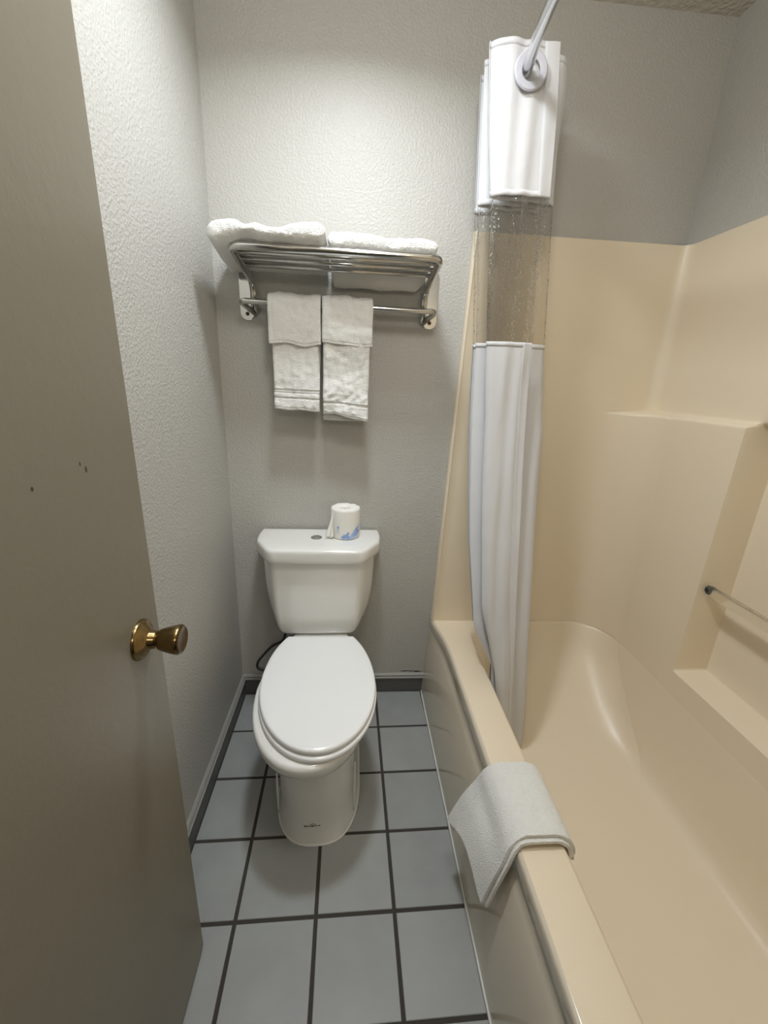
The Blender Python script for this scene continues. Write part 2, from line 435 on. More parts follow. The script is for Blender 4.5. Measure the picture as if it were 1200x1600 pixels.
# clear towel bar in the recess
def sqtube(path, w, h):
    rings = []
    for p in path:
        p = Vector(p); rings.append([p+Vector((a*w, 0, b*h)) for a, b in [(-.5, -.3), (-.3, -.5), (.3, -.5), (.5, -.3), (.5, .3), (.3, .5), (-.3, .5), (-.5, .3)]])
    return MB().loft(rings)
bar = sqtube([(1.562, NY0-.0105, .760), (1.562, -.52, .760), (1.562, -.78, .760), (1.562, NY1+.0105, .760)], .022, .030).out('towel_bar', m_acrylic, tub, True, autosm=40)
bar['label'] = 'clear acrylic bar set across the moulded niche'
MB().lathe([(.0, -.0096), (.0105, -.0096), (.0125, -.006), (.0125, .004), (.0, .004)], (1.562, NY0-.010, .762), 'y', 24).out('end_socket', m_dark, bar)['label'] = 'black round socket at the far end of the clear bar'
MB().lathe([(.0, -.004), (.0125, -.004), (.0125, .006), (.0105, .0096), (.0, .0096)], (1.562, NY1+.010, .762), 'y', 24).out('end_socket', m_dark, bar)
# caulk line along the tub foot
ck = MB()
rr = []
for k in range(60):
    yy = -.0105+(YF+.011)*k/59; wv = .0052+.0012*noise.noise(Vector((yy*22, 0, 0)))
    rr.append([Vector((.7868, yy, .0002)), Vector((.7868, yy, .007)), Vector((.7868-wv*.5, yy, .005)), Vector((.7868-wv, yy, .0004))])
o = ck.loft(rr).out('trim_1', m_caulk, None, True); o['kind'] = 'structure'; o['label'] = 'white caulk line between the floor tiles and the tub apron'

# ------------------------------------------------------------------ door
DX = .121; DE = -.881
door = bpy.data.objects.new('door_1', None); door.location = (DX, -1.6, 0); C.objects.link(door); door['kind'] = 'structure'; door['label'] = 'grey-brown painted flush door standing open against the left wall'
d = MB().box((DX-.035, -1.612, .012), (DX, DE, 2.035)).out('door_leaf', m_door, door, False)
bevel_mod(d, .0015, 2)
KY, KZ = -.944, .917
kn = MB().lathe([(.0, .0), (.0335, .0), (.0335, .002), (.0315, .0055), (.0285, .0075), (.0275, .0070), (.0245, .009), (.0205, .0125), (.016, .0150), (.0150, .0165), (.0148, .024), (.0135, .026), (.0, .026)], (DX, KY, KZ), 'x', 48).out('door_knob', m_brass, door, True, autosm=40)
kn['label'] = 'antique brass knob'
MB().lathe([(.0, .025), (.0115, .025), (.0115, .0275), (.0135, .029), (.0165, .031), (.0185, .036), (.0215, .046), (.0235, .054), (.0245, .060), (.0245, .0625), (.0235, .0645), (.0, .0645)], (DX, KY, KZ), 'x', 48).out('knob_grip', m_brass, kn, True, autosm=30)
MB().lathe([(.0, .0643), (.0222, .0643), (.0225, .066), (.0205, .0672), (.019, .0660), (.010, .0640+.0008), (.0, .0645)], (DX, KY, KZ), 'x', 48).out('knob_face', m_darkbrass, kn, True, autosm=40)
for zz in (.25, 1.02, 1.8):
    MB().lathe([(.0, -.045), (.006, -.045), (.006, .045), (.0, .045)], (DX+.002, -1.615, zz), 'z', 12).out('hinge', m_darkbrass, door)

# ------------------------------------------------------------------ toilet
def sgnp(v, e): return math.copysign(abs(v)**e, v)
def egg(cx, hw, yf, yb, ym, z, ef=2.0, eb=3.0, n=56, dx=0):
    P = []
    for k in range(n):
        a = 2*PI*k/n; c, s = cos(a), sin(a)
        e = ef if s < 0 else eb
        x = hw*sgnp(c, 2/e); y = (ym-yf)*sgnp(s, 2/e) if s < 0 else (yb-ym)*sgnp(s, 2/e)
        P.append(Vector((cx+x+dx*(ym+y), ym+y, z)))
    return P
toilet = empty('toilet', (.345, -.35, 0), 'white two-piece toilet with closed lid between the wall and the tub', 'toilet')
BX = .352
rings = [egg(.368, .133, -.655, -.12, -.42, 0.0006, 2.7, 4), egg(.368, .132, -.654, -.12, -.42, .012, 2.7, 4), egg(.368, .127, -.648, -.12, -.42, .02, 2.7, 4),
         egg(.366, .124, -.642, -.12, -.42, .10, 2.8, 4), egg(.364, .124, -.640, -.11, -.42, .18, 2.8, 4), egg(.361, .126, -.640, -.09, -.42, .245, 2.7, 4),
         egg(.359, .130, -.648, -.07, -.43, .280, 2.6, 4), egg(.357, .142, -.672, -.06, -.44, .302, 2.4, 4), egg(.355, .157, -.705, -.055, -.45, .325, 2.25, 2.6),
         egg(.353, .169, -.732, -.05, -.46, .350, 2.15, 2.0), egg(BX, .176, -.747, -.05, -.46, .375, 2.1, 1.7), egg(BX, .178, -.751, -.05, -.46, .393, 2.08, 1.55),
         egg(BX, .176, -.748, -.05, -.46, .403, 2.08, 1.55), egg(BX, .170, -.741, -.055, -.46, .4075, 2.08, 1.55), egg(BX, .12, -.65, -.10, -.43, .408, 2.1, 1.7)]
bowl = MB().loft(rings).out('bowl', m_china, toilet, True, autosm=60)
# foot bead of caulk
bead = []
for P0 in (egg(.368, .1335, -.656, -.13, -.42, .0005, 2.7, 4), ):
    bead = P0
path = bead+[bead[0]]
MB().tube(path, .0035, 6, caps=False).out('caulk_bead', m_caulk, toilet)
# side ridges of the pedestal
for sx in (-1, 1):
    pth = [(.366+sx*.1185, -.565+.0*k, .02+.025*k) for k in range(9)]
    MB().tube([(x, y-.002, z) for x, y, z in pth], lambda t: .0045*(1-.5*abs(2*t-1)), 8).out('pedestal_ridge', m_china, toilet)
# maker's mark on the foot (illegible in the photo): low arch and a broken dash line
mk = MB()
yk = -.6445
for a, b, z0, h in [(-.030, -.018, .064, .0022), (-.0165, -.0105, .0635, .0016), (-.009, .000, .0645, .0042), (.0015, .010, .0655, .0014), (.0115, .018, .0658, .0020)]:
    for k in range(3):
        xa = a+(b-a)*k/3; xb = xa+(b-a)/3.6
        ya = yk-.0002
        mk.box((.3665+xa, ya-.0006, z0-h/2), (.3665+xb, ya+.004, z0+h/2))
mk.tube([(.3665+.008*cos(PI-PI*k/10)-.0035, yk-.0004, .0670+.006*sin(PI*k/10)) for k in range(11)], .0006, 6)
mk.out('maker_mark', m_ink, toilet, False)

SX = .3665; DXs = -.045     # seat slightly swung on its hinges
def lidloop(hw, yf, yb, ym, z, n=64, back=.31):
    P = []
    nb = 14
    wb = hw*math.sqrt(max(0.0, 1-((yb-ym)/back)**2))
    for k in range(n):        # front half ellipse and the narrowing flanks
        a0 = math.asin(min(1, (yb-ym)/back))
        a = a0-(PI+2*a0)*k/(n-1)
        s = sin(a); y = ym+s*(back if s > 0 else (ym-yf)); x = hw*cos(a)
        P.append(Vector((x, y, z)))
    for k in range(1, nb): P.append(Vector((-wb+2*wb*k/nb, yb, z)))
    return [Vector((SX+p.x+DXs*(p.y+.45), p.y, p.z)) for p in P]
def scale_loop(P, s, z):
    c = Vector((SX, -.47, 0)); return [Vector((c.x+(p.x-c.x)*s, c.y+(p.y-c.y)*s, z)) for p in P]
L0 = lidloop(.179, -.741, -.245, -.47, .40)
seat = MB().loft([scale_loop(L0, .975, .4105), scale_loop(L0, .995, .4125), scale_loop(L0, 1.0, .417), scale_loop(L0, .998, .423), scale_loop(L0, .985, .4265), scale_loop(L0, .95, .427)]).out('seat', m_seat, toilet, True, autosm=60)
L1 = lidloop(.1755, -.734, -.240, -.47, .43)
MB().loft([scale_loop(L1, .96, .4300), scale_loop(L1, .985, .4305), scale_loop(L1, .997, .433), scale_loop(L1, 1.0, .438), scale_loop(L1, .997, .4425), scale_loop(L1, .985, .4455), scale_loop(L1, .96, .447),
           scale_loop(L1, .90, .4478), scale_loop(L1, .7, .449), scale_loop(L1, .4, .4497), scale_loop(L1, .1, .450)]).out('seat_lid', m_seat, toilet, True, autosm=70)
for sx in (-1, 1):
    MB().lathe([(.0, 0), (.014, 0), (.014, .010), (.011, .015), (.006, .017), (.0, .017)], (.352+sx*.075, -.222, .4085), 'z', 20).out('seat_hinge', m_seat, toilet)
# tank: straight back, chamfered front, sides curving in towards the bottom
TX = .3415
def tankloop(W, F, yb, yf, z, r=.02):
    # half outline: back corner, widest side, chamfer corner, front
    pts = [(-W*.985, yb), (-W, yb-(yb-yf)*.25), (-W*.975, yb-(yb-yf)*.50), (-F-.3*(W-F), yf+.022*1.0), (-F, yf+.002), (0, yf), (F, yf+.002), (F+.3*(W-F), yf+.022), (W*.975, yb-(yb-yf)*.50), (W, yb-(yb-yf)*.25), (W*.985, yb)]
    P = fillet([Vector((x, y, 0)) for x, y in pts], r, 4)
    return [Vector((TX+p.x+.0*p.y, p.y+.010*p.x, z)) for p in P]
prof = [(.722, .2085, .150, -.205), (.690, .2085, .150, -.205), (.64, .2075, .150, -.204), (.59, .205, .149, -.203), (.55, .201, .148, -.201), (.51, .195, .147, -.199), (.475, .186, .145, -.196), (.45, .176, .142, -.193), (.433, .165, .138, -.189), (.422, .154, .133, -.185), (.415, .142, .124, -.180), (.411, .125, .108, -.170), (.4095, .09, .08, -.15)]
MB().loft([tankloop(W, F, -.022, yf, z, .022) for z, W, F, yf in prof]).out('tank', m_china, toilet, True, autosm=60)
lidt = [(.7225, .214, .148, -.212, .012), (.7215, .2245, .152, -.223, .014), (.7235, .227, .1535, -.2255, .014), (.735, .2285, .154, -.227, .014), (.758, .2290, .154, -.228, .014), (.766, .2275, .153, -.2265, .014), (.7705, .2235, .150, -.223, .014), (.7725, .216, .145, -.216, .014), (.7735, .17, .11, -.18, .012), (.774, .08, .05, -.12, .006)]
tl = MB().loft([tankloop(W, F, -.014-(0 if W > .2 else .04), yf, z, r) for z, W, F, yf, r in lidt]).out('tank_lid', m_china, toilet, True, autosm=60)
bx, by = .332, -.106
fb = MB().lathe([(0, .7732), (.0205, .7732), (.0205, .7755), (.0185, .7768), (.0165, .7760), (.0160, .7750), (.0, .7750)], (bx, by, 0), 'z', 32).out('flush_button', m_chrome, tl, True, autosm=40)
h = [(0, .7751), (.0, .7764), (.0145, .7764), (.0152, .7756), (.0152, .7751)]
MB().lathe([(.0152, .7750), (.0152, .7756), (.0145, .7766), (.0, .7768)], (bx, by, 0), 'z', 28).out('button_cap', m_steel, fb)
# supply hose looping beside the tank
pth = [(.215, -.10, .405), (.205, -.09, .36), (.19, -.08, .315), (.147, -.075, .287), (.110, -.075, .245), (.088, -.078, .215), (.084, -.082, .193), (.096, -.085, .182), (.118, -.085, .18), (.15, -.06, .178), (.165, -.03, .175)]
sm = []
for i in range(len(pth)-1):
    p0, p1, p2, p3 = [Vector(pth[max(0, min(len(pth)-1, i+k))]) for k in (-1, 0, 1, 2)]
    for k in range(5):
        t = k/5; sm.append(.5*((2*p1)+(p2-p0)*t+(2*p0-5*p1+4*p2-p3)*t*t+(3*p1-p0-3*p2+p3)*t**3))
sm.append(Vector(pth[-1]))
MB().tube(sm, .0052, 10).out('supply_hose', m_hose, toilet)['label'] = 'dark flexible supply hose'
MB().lathe([(0, 0), (.022, 0), (.022, .003), (.012, .006), (.009, .007), (.009, .028), (0, .028)], (.165, -.0005, .175), 'y', 20).add([], []).out('supply_valve', m_chrome, toilet)
bpy.data.objects['supply_valve'].scale = (1, -1, 1)

# ------------------------------------------------------------------ toilet roll on the tank
RX, RY, RZ = .4365, -.0785, .7748; RR = .0535; RH = .112
roll = empty('toilet_roll', (RX, RY, RZ), 'wrapped toilet roll with blue flower print standing on the tank lid', 'toilet roll')
n = 48; rings = []
for r, hh in [(.0165, .004), (.0165, .0), (.05, 0), (.0525, .0015), (RR, .005), (RR+.0004, .03), (RR, .07), (RR-.0002, RH-.008), (.0525, RH-.003), (.049, RH), (.036, RH+.0015), (.026, RH-.0005), (.019, RH-.004), (.0160, RH-.009), (.0155, RH-.03)]:
    ring = []
    for k in range(n):
        a = 2*PI*k/n
        wob = .0014*noise.noise(Vector((cos(a)*3, sin(a)*3, hh*40)))+(.0022*sin(a*9+hh*60)*(.5+noise.noise(Vector((a*2, 1, 2)))) if hh > RH-.006 and r < .05 else 0)
        ring.append(Vector((RX+(r+wob*.5)*cos(a), RY+(r+wob*.5)*sin(a), RZ+hh+(wob*1.0 if hh > RH-.004 else 0))))
    rings.append(ring)
MB().loft(rings, cap0=False, cap1=False).out('wrapper', m_paper, roll, True, autosm=60)
MB().loft([[Vector((RX+r*cos(2*PI*k/24), RY+r*sin(2*PI*k/24), RZ+hh)) for k in range(24)] for r, hh in [(.0150, .002), (.0150, RH-.012), (.0138, RH-.012), (.0138, .002)]], cap0=False, cap1=False).out('cardboard_core', m_card, roll)
# loose end hanging at the left
lv = []
NU, NV = 12, 16
for i in range(NV):
    for j in range(NU):
        t = i/(NV-1); s = j/(NU-1)
        base = Vector((RX-.0505+.003*s, RY-.028+.03*s, RZ+RH-.010))
        lv.append(Vector((RX-.046+.004*s, RY-.026-.004*s, RZ+RH-.008))+Vector((-.022*t*(1-.9*s)+.003*sin(9*s+5*t)*t, -.010*t+.006*sin(8*s+4*t)*t, -(RH-.012)*t+.005*sin(7*s+1)*t)))
lf = [(i*NU+j, i*NU+j+1, (i+1)*NU+j+1, (i+1)*NU+j) for i in range(NV-1) for j in range(NU-1)]
o = mesh('loose_sheet', lv, lf, m_paper, roll); s_ = o.modifiers.new('solid', 'SOLIDIFY'); s_.thickness = .0008
# printed flowers and small icon, lying on the wrapper
def decal(shapes, name, m, lift):
    """shapes: polygons in (angle from the front in degrees, height) on the roll"""
    mb = MB()
    for poly in shapes:
        c = (sum(p[0] for p in poly)/len(poly), sum(p[1] for p in poly)/len(poly))
        v = [c]+poly
        V = []
        for ang, hh in v:
            a = math.radians(-90+ang); R_ = RR+.0016+lift
            V.append((RX+R_*cos(a), RY+R_*sin(a), RZ+hh))
        mb.add(V, [(0, k, k % len(poly)+1) for k in range(1, len(poly)+1)])
    o = mb.out(name, m, roll, False); s_ = o.modifiers.new('solid', 'SOLIDIFY'); s_.thickness = .0003
    return o
def petal(a, hh, la, lh, rot, n=12):
    P = []
    for k in range(n):
        t = 2*PI*k/n; u, v = la*cos(t), lh*sin(t)
        x = u*cos(rot)-v*sin(rot); y = u*sin(rot)+v*cos(rot)
        P.append((a+x/ (RR*PI/180), hh+y))
    return P
decal([petal(2, .016, .011, .006, .1), petal(-6, .010, .008, .005, -.4), petal(12, .009, .008, .005, .5), petal(10, .024, .008, .0045, .9)], 'flower_print', m_print, .0001)
decal([petal(28, .017, .010, .006, 1.0), petal(38, .030, .011, .006, .9), petal(22, .008, .009, .0045, 0), petal(34, .010, .010, .005, .2), petal(52, .016, .009, .007, .9), petal(60, .045, .009, .005, 1.2)], 'flower_print', m_print2, .0000)
decal([petal(44, .022, .006, .004, .6), petal(48, .038, .009, .005, 1.0), petal(58, .028, .008, .006, .4), petal(35, .020, .005, .0035, .2)], 'flower_print', m_print, .0003)
decal([petal(-27, .048, .0042, .0045, 0, 16)], 'printed_emblem', m_print, .0)
decal([petal(-27+dx_, .031+dz_, .0006, .0075, 0, 8) for dx_, dz_ in ((-6, .001), (-1.5, 0), (3, -.001))]+[petal(-28, .0395, .0042, .0008, 0, 8)], 'printed_emblem', m_print2, .0)

# ------------------------------------------------------------------ towel rack
rack = empty('towel_rack', (.41, 0, 1.5), 'chrome hotel towel shelf with lower bar on the wall over the toilet', 'towel rack')
rF = .0088
FL, FRt, FY, FZ = .118, .698, -.238, 1.668
BZ = 1.626
frame = fillet([(.128, -.013, 1.528), (.127, -.016, BZ-.004), (FL, FY, FZ), (FRt, FY, FZ), (.690, -.016, BZ-.004), (.689, -.013, 1.526)], .035, 8)
MB().tube(frame, .0110, 16).out('shelf_frame', m_chrome, rack)
for fy in (-.205, -.165, -.125):
    zz = BZ+(FZ-BZ)*(-fy/-FY*1.0); xl = .127+(FL-.127)*(-fy/.238); xr = .690+(FRt-.690)*(-fy/.238)
    MB().tube([(xl, fy, zz-.0005), (xr, fy, zz-.0005)], .0064, 12).out('shelf_bar', m_chrome, rack)
lb = fillet([(.129, -.012, 1.529), (.098, -.088, 1.555), (.722, -.088, 1.553), (.689, -.012, 1.527)], .022, 8)
MB().tube(lb, .0088, 14).out('towel_bar', m_chrome, rack)
for (xc, w_) in ((.1025, 1), (.7135, -1)):
    P = []; hw = .0245
    for k in range(13): a = PI*k/12; P.append((hw*cos(a), 1.690-hw+hw*sin(a)))
    for k in range(13): a = PI+PI*k/12; P.append((hw*cos(a), 1.508+hw+hw*sin(a)))
    rings = []
    for yy, s_ in ((-.0003, 1), (-.0035, 1), (-.0050, .93)):
        cz_ = (1.690+1.508)/2
        rings.append([Vector((xc+x*s_, yy, cz_+(z-cz_)*(1-(1-s_)*.18))) for x, z in P])
    pl = MB().loft(rings).out('wall_bracket', m_chrome, rack, True, autosm=30)
    MB().lathe([(0, 0), (.0062, 0), (.0062, .0015), (.004, .003), (0, .0032)], (xc, 0, 1.5285), 'y', 16).out('screw', m_darkbrass, pl)
    bpy.data.objects[C.objects[-1].name]
for o in list(C.objects):
    if o.name.startswith('screw'): o.data.transform(Matrix.Scale(-1, 4, (0, 1, 0))); o.data.transform(Matrix.Translation((0, -.0048, 0)))

# ------------------------------------------------------------------ cloth helpers
def fuzz(p, amp, sc_): return amp*noise.noise(Vector(p)*sc_)
def drape(name, x0, x1, path, m, parent=None, thick=.006, nx=26, flare=0, seed=0, bands=(), wob=.002, skew=0, zvar=None, ubands=()):
    """sheet hung over a bar: path in (y,z); x widens by flare towards the ends; bands: (start, end, depth) in arc length"""
    pts = [Vector((0, a, b)) for a, b in path]
    # resample
    Ls = [0]
    for a, b in zip(pts, pts[1:]): Ls.append(Ls[-1]+(b-a).length)
    tot = Ls[-1]; ns = max(12, int(tot/.0025)); res = []
    for k in range(ns+1):
        s = tot*k/ns
        for i in range(len(Ls)-1):
            if Ls[i] <= s <= Ls[i+1]+1e-9:
                t = (s-Ls[i])/max(1e-9, Ls[i+1]-Ls[i]); res.append(pts[i].lerp(pts[i+1], t)); break
    top, bot = [], []
    for k, p in enumerate(res):
        if k == 0: t = res[1]-res[0]
        elif k == ns: t = res[-1]-res[-2]
        else: t = res[k+1]-res[k-1]
        t.normalize(); nn = Vector((0, -t.z, t.y))  # outward for a path running front-bottom -> over -> back
        s = tot*k/ns
        for j in range(nx+1):
            u = j/nx; cxm = (x0+x1)/2; hwid = (x1-x0)/2*(1+flare*((p.z-1.5)))
            ed = min(u, 1-u)*nx
            edge = 1 if ed >= 1.5 else (.55+.3*ed)
            eb = min(k, ns-k); edge *= 1 if eb >= 2 else (.6+.2*eb)
            bd = 0
            for a, b, dep in bands:
                if a <= s <= b: bd = -dep
            for a, b, dep in ubands:
                if a <= u <= b: bd -= dep
            x = cxm+hwid*(2*u-1)+fuzz((seed, s*9, 3), .004, 1)+skew*s
            w_ = wob*noise.noise(Vector((u*3+seed, s*14, seed)))+wob*.5*noise.noise(Vector((u*9+seed, s*45, 7)))+fuzz((x, s, seed), .0011, 210)+fuzz((x, s, seed), .0016, 60)
            zz_ = zvar(u)*max(0, 1-s/.10) if zvar else 0
            P = Vector((x, p.y, p.z+zz_+.0015*sin(u*11+seed)*max(0, 1-s/.05))); th = thick*edge
            top.append(P+nn*(-(th)/1+0)*-1+nn*(w_+bd)); bot.append(P+nn*(w_*.6 if abs(w_) < .01 else 0)*1)
    W = nx+1; N_ = (ns+1)*W; F = []
    for k in range(ns):
        for j in range(nx):
            a = k*W+j; F.append((a, a+1, a+W+1, a+W)); F.append((N_+a, N_+a+W, N_+a+W+1, N_+a+1))
    for k in range(ns):
        F.append((k*W, (k+1)*W, N_+(k+1)*W, N_+k*W)); a = k*W+nx; F.append((a, N_+a, N_+a+W, a+W))
    for j in range(nx):
        F.append((j, N_+j, N_+j+1, j+1)); a = ns*W+j; F.append((a, a+1, N_+a+1, N_+a))
    return mesh(name, top+bot, F, m, parent, True)
def over_bar(yc, zc, r, zf, zb, gap=.0):
    P = []
    nf = 10
    for k in range(nf): P.append((yc-r-gap*(1-k/nf), zf+(zc-zf)*k/nf))
    for k in range(11): a = PI-PI*k/10; P.append((yc+r*cos(a), zc+r*sin(a)))
    for k in range(1, nf+1): P.append((yc+r, zc+(zb-zc)*k/nf))
    return P
# hand towels and washcloths: path runs front bottom -> over -> back bottom; outward is away from the bar
BY, BZc = -.088, 1.554
ht1 = drape('hand_towel', .199, .347, over_bar(BY, BZc, .0108, 1.228, 1.29, .002), m_towel, None, .0105, 44, 0.0, 1.3, bands=((.006, .010, .003), (.036, .042, .0045), (.055, .059, .003), (.062, .067, .0045)), wob=.006, zvar=lambda u: .004*(.5-u))
setp(ht1, 'white hand towel with ribbed bands hanging from the rack bar, left one', 'towel', 'hand towels on the rack bar')
ht2 = drape('hand_towel', .358, .508, over_bar(BY, BZc, .0108, 1.190, 1.197, .002), m_towel, None, .0115, 44, 0.0, 5.1, bands=((.006, .010, .003), (.050, .058, .005)), wob=.009, zvar=lambda u: .030-.022*sstep(.2, 1, u))
setp(ht2, 'white hand towel hanging lower from the rack bar, right one with turned-up corner', 'towel', 'hand towels on the rack bar')
wc1 = drape('washcloth', .189, .352, over_bar(BY, BZc, .0225, 1.432, 1.45, .003), m_towel, None, .007, 44, .0, 9.7, bands=((.005, .009, .0025),), ubands=((.06, .10, .0015),), wob=.006, zvar=lambda u: .004*sin(7*u))
setp(wc1, 'white washcloth draped over the left hand towel on the rack bar', 'washcloth', 'washcloths on the rack bar')
wc2 = drape('washcloth', .3565, .516, over_bar(BY, BZc, .0225, 1.438, 1.45, .003), m_towel, None, .007, 44, .0, 14.2, bands=((.005, .009, .0025),), ubands=((.90, .94, .0018), (.60, .63, .001)), wob=.006, zvar=lambda u: .004*sin(5*u+1))
setp(wc2, 'white washcloth draped over the right hand towel on the rack bar', 'washcloth', 'washcloths on the rack bar')
# small chrome plate half hidden behind the hanging towels
ph = MB().box((.385, -.016, 1.190), (.452, -.0003, 1.245)).out('wall_plate', m_chrome, None, False); bevel_mod(ph, .002)
setp(ph, 'small chrome plate on the wall, peeking out below the right hand towel', 'plate')

def folded(name, xs, ybk, yft, ztop, zbot, label, seed, slope=.0, edge=.02, skewf=None):
    """folded bath towel: rounded slab swept along x. ztop/zbot: functions of (u,v) u along x, v front..back"""
    nx, nc = 110, 72
    rings = []
    for i in range(nx+1):
        u = i/nx; x = xs[0]+(xs[1]-xs[0])*u
        e = min(1, math.sqrt(max(0, 1-(1-min(u, 1-u)/edge*1.0)**2)) if min(u, 1-u) < edge else 1)
        ring = []
        for k in range(nc):
            a = 2*PI*k/nc; c, s = cos(a), sin(a)
            v = .5+.5*sgnp(c, .42)          # 0 front .. 1 back
            hh = sgnp(s, .55)
            y = yft(u)+(ybk(u)-yft(u))*v
            zt, zb = ztop(u, v), zbot(u, v); zm = (zt+zb)/2; hz = (zt-zb)/2*max(e, .12)
            ym = (yft(u)+ybk(u))/2; y = ym+(y-ym)*(.90+.10*e)
            p = Vector((x, y, zm+hz*hh))
            nrm = Vector((0, c, s))
            p += nrm*(fuzz((x+seed, y, p.z), .0045, 20)+fuzz((x+seed, y, p.z), .002, 60)+fuzz((x, y+seed, p.z), .0016, 190))
            ring.append(p)
        rings.append(ring)
    o = MB().loft(rings).out(name, m_towel, None, True)
    return setp(o, label, 'towel', 'folded bath towels on the chrome shelf')
def zsh(y): return BZ+(FZ-BZ)*(-y/.238)+.012      # top of the shelf bars (front bar is fatter)
def lerp(a, b, t): return a+(b-a)*t
folded('bath_towel', (.058, .376), lambda u: -.022, lambda u: -.262-.012*sin(PI*u)+.014*(1-u)**4,
       lambda u, v: 1.736-.006*u+.004*sin(7*u+1)-.018*math.exp(-((u-.58)/.13)**2)-.014*(1-v)*math.exp(-((u-.34)/.07)**2)-.02*(1-u)**6,
       lambda u, v: zsh(lerp(-.255, -.022, v))+.001-.016*(1-u)**5-.006*sstep(.45, 1, v)*u+(.010*math.exp(-((u-.36)/.09)**2)*(1-v)),
       'folded white bath towel, left of two on the rack, drooping over its left end', 3.3, edge=.07)
folded('bath_towel', (.380, .690), lambda u: -.018, lambda u: -.228-.004*sin(PI*u),
       lambda u, v: 1.724+.003*sin(6*u)-.006*math.exp(-((u-.55)/.2)**2)+.010*v-.010*max(0, u-.85)*4,
       lambda u, v: zsh(lerp(-.23, -.018, v))+.001-.040*sstep(.5, 1, v)*min(1, (1-u)*9),
       'folded white bath towel, right of two on the rack, lying flat', 8.8, edge=.045)

# ------------------------------------------------------------------ bath mat towel over the tub rim
def mat_over_rim():
    # layers follow the rim section: outside hang, top, inside hang
    def section(y, off):
        f = (y+.735)/(-.955+.735)       # 0 far edge .. 1 near edge
        xo = lerp(.752, .786, f); zo = lerp(.195, .222, f)
        zo += .045*sin(PI*min(1, max(0, f)))**2*1.0
        pts = [(xo-off*.9, zo), (lerp(xo, .822, .45)-off, lerp(zo, .36, .5)), (.818-off, .340), (.832-off*.8, .372+off*.5), (.850, .3835+off), (.893, .3850+off), (.925, .3845+off), (.943+off*.6, .374+off*.7), (.9515+off, .362), (.955+off, .350), (.957+off, .338)]
        return pts
    obs = []
    for li, (off, ys_, zc) in enumerate([(.0015, (-.738, -.950), 0), (.0110, (-.742, -.943), .004)]):
        ny = 90; top = []
        ns = 60
        for iy in range(ny+1):
            y = lerp(ys_[0], ys_[1], iy/ny)
            P = [Vector((a, 0, b)) for a, b in section(y, off)]
            # smooth with catmull
            Q = []
            for i in range(len(P)-1):
                p0, p1, p2, p3 = P[max(0, i-1)], P[i], P[i+1], P[min(len(P)-1, i+2)]
                for k in range(6):
                    t = k/6; Q.append(.5*((2*p1)+(p2-p0)*t+(2*p0-5*p1+4*p2-p3)*t*t+(3*p1-p0-3*p2+p3)*t**3))
            Q.append(P[-1]); 
            row = []
            for k, q in enumerate(Q):
                s = k/(len(Q)-1)
                # the outer flap fans out a little and the far corner swings back
                yy = y+.017*(iy/ny)*sstep(.12, .45, s)+(.012 if iy < ny/2 else -.004)*max(0, .3-s)*abs(iy/ny-.5)*4
                row.append(Vector((q.x, yy+fuzz((s*4, y*8, li), .002, 1), q.z+zc*max(0, .25-s)*4))+Vector((-.7, 0, .5))*(fuzz((y, s, 2+li), .0025, 6) if s < .5 else 0)+Vector((-.4, 0, 1))*(fuzz((y*1, s*.4, li), .0007, 150)+fuzz((y*1, s*.4, li), .0008, 40)-.0022*math.exp(-((y+.780)/.0022)**2)*(li == 1)))
            top.append(row)
        W = len(top[0]); V = [p for r in top for p in r]
        F = [(i*W+j, i*W+j+1, (i+1)*W+j+1, (i+1)*W+j) for i in range(ny) for j in range(W-1)]
        obs.append((V, F))
    return obs
obs = mat_over_rim()
rimt = empty('bath_mat', (.89, -.85, .374), 'folded white terry bath mat draped over the tub rim', 'bath mat')
for (V, F), nm, lb in zip(obs, ('under_fold', 'upper_fold'), ('lower folded layer', 'upper folded layer')):
    o = mesh(nm, V, F, m_towel, rimt, True)
    # make sure the normals face away from the rim, then thicken outwards
    me = o.data
    c = sum((p.normal.z for p in me.polygons if p.center.z > .375), 0.0)
    if c < 0: me.flip_normals()
    s_ = o.modifiers.new('solid', 'SOLIDIFY'); s_.thickness = .0082; s_.offset = 1
    b_ = o.modifiers.new('bevel', 'BEVEL'); b_.width = .0026; b_.segments = 3; b_.limit_method = 'ANGLE'; b_.angle_limit = math.radians(50)
# fringe of terry inside the tub edge
fr_ = MB()
for k in range(26):
    y = lerp(-.745, -.928, k/25)
    fr_.tube([(.966, y, .348), (.968+random.uniform(-.002, .003), y+random.uniform(-.003, .003), .338), (.969+random.uniform(-.003, .003), y+random.uniform(-.004, .004), .328)], .0042, 6)
o = fr_.out('fringe', m_towel, rimt); o['kind'] = 'stuff'

# ------------------------------------------------------------------ shower rod
rodp = [(.935, -.0135), (.925, -.06), (.908, -.13), (.892, -.20), (.876, -.26), (.864, -.32), (.855, -.38), (.849, -.45), (.845, -.53), (.842, -.62), (.841, -.76), (.842, -.9), (.846, -1.02), (.855, -1.14), (.870, -1.26), (.893, -1.38), (.915, -1.48), (.935, YF+.014)]
rod = empty('shower_rod', (.935, -.01, 2.082), 'curved polished shower curtain rod running from the back wall', 'rod')
MB().tube([(x, y, 2.085) for x, y in rodp], .0125, 20).out('rod', m_steel, rod)
MB().lathe([(0, 0), (.038, 0), (.038, .004), (.030, .010), (.018, .014), (.0145, .022), (0, .022)], (0, 0, 0), 'y', 28).out('wall_flange', m_chrome, rod)
fl = bpy.data.objects['wall_flange']; fl.data.transform(Matrix.Translation((.937, 0, 2.085)) @ Matrix.Scale(-1, 4, (0, 1, 0)))
fl.data.transform(Matrix.Translation((0, -.0003, 0)))

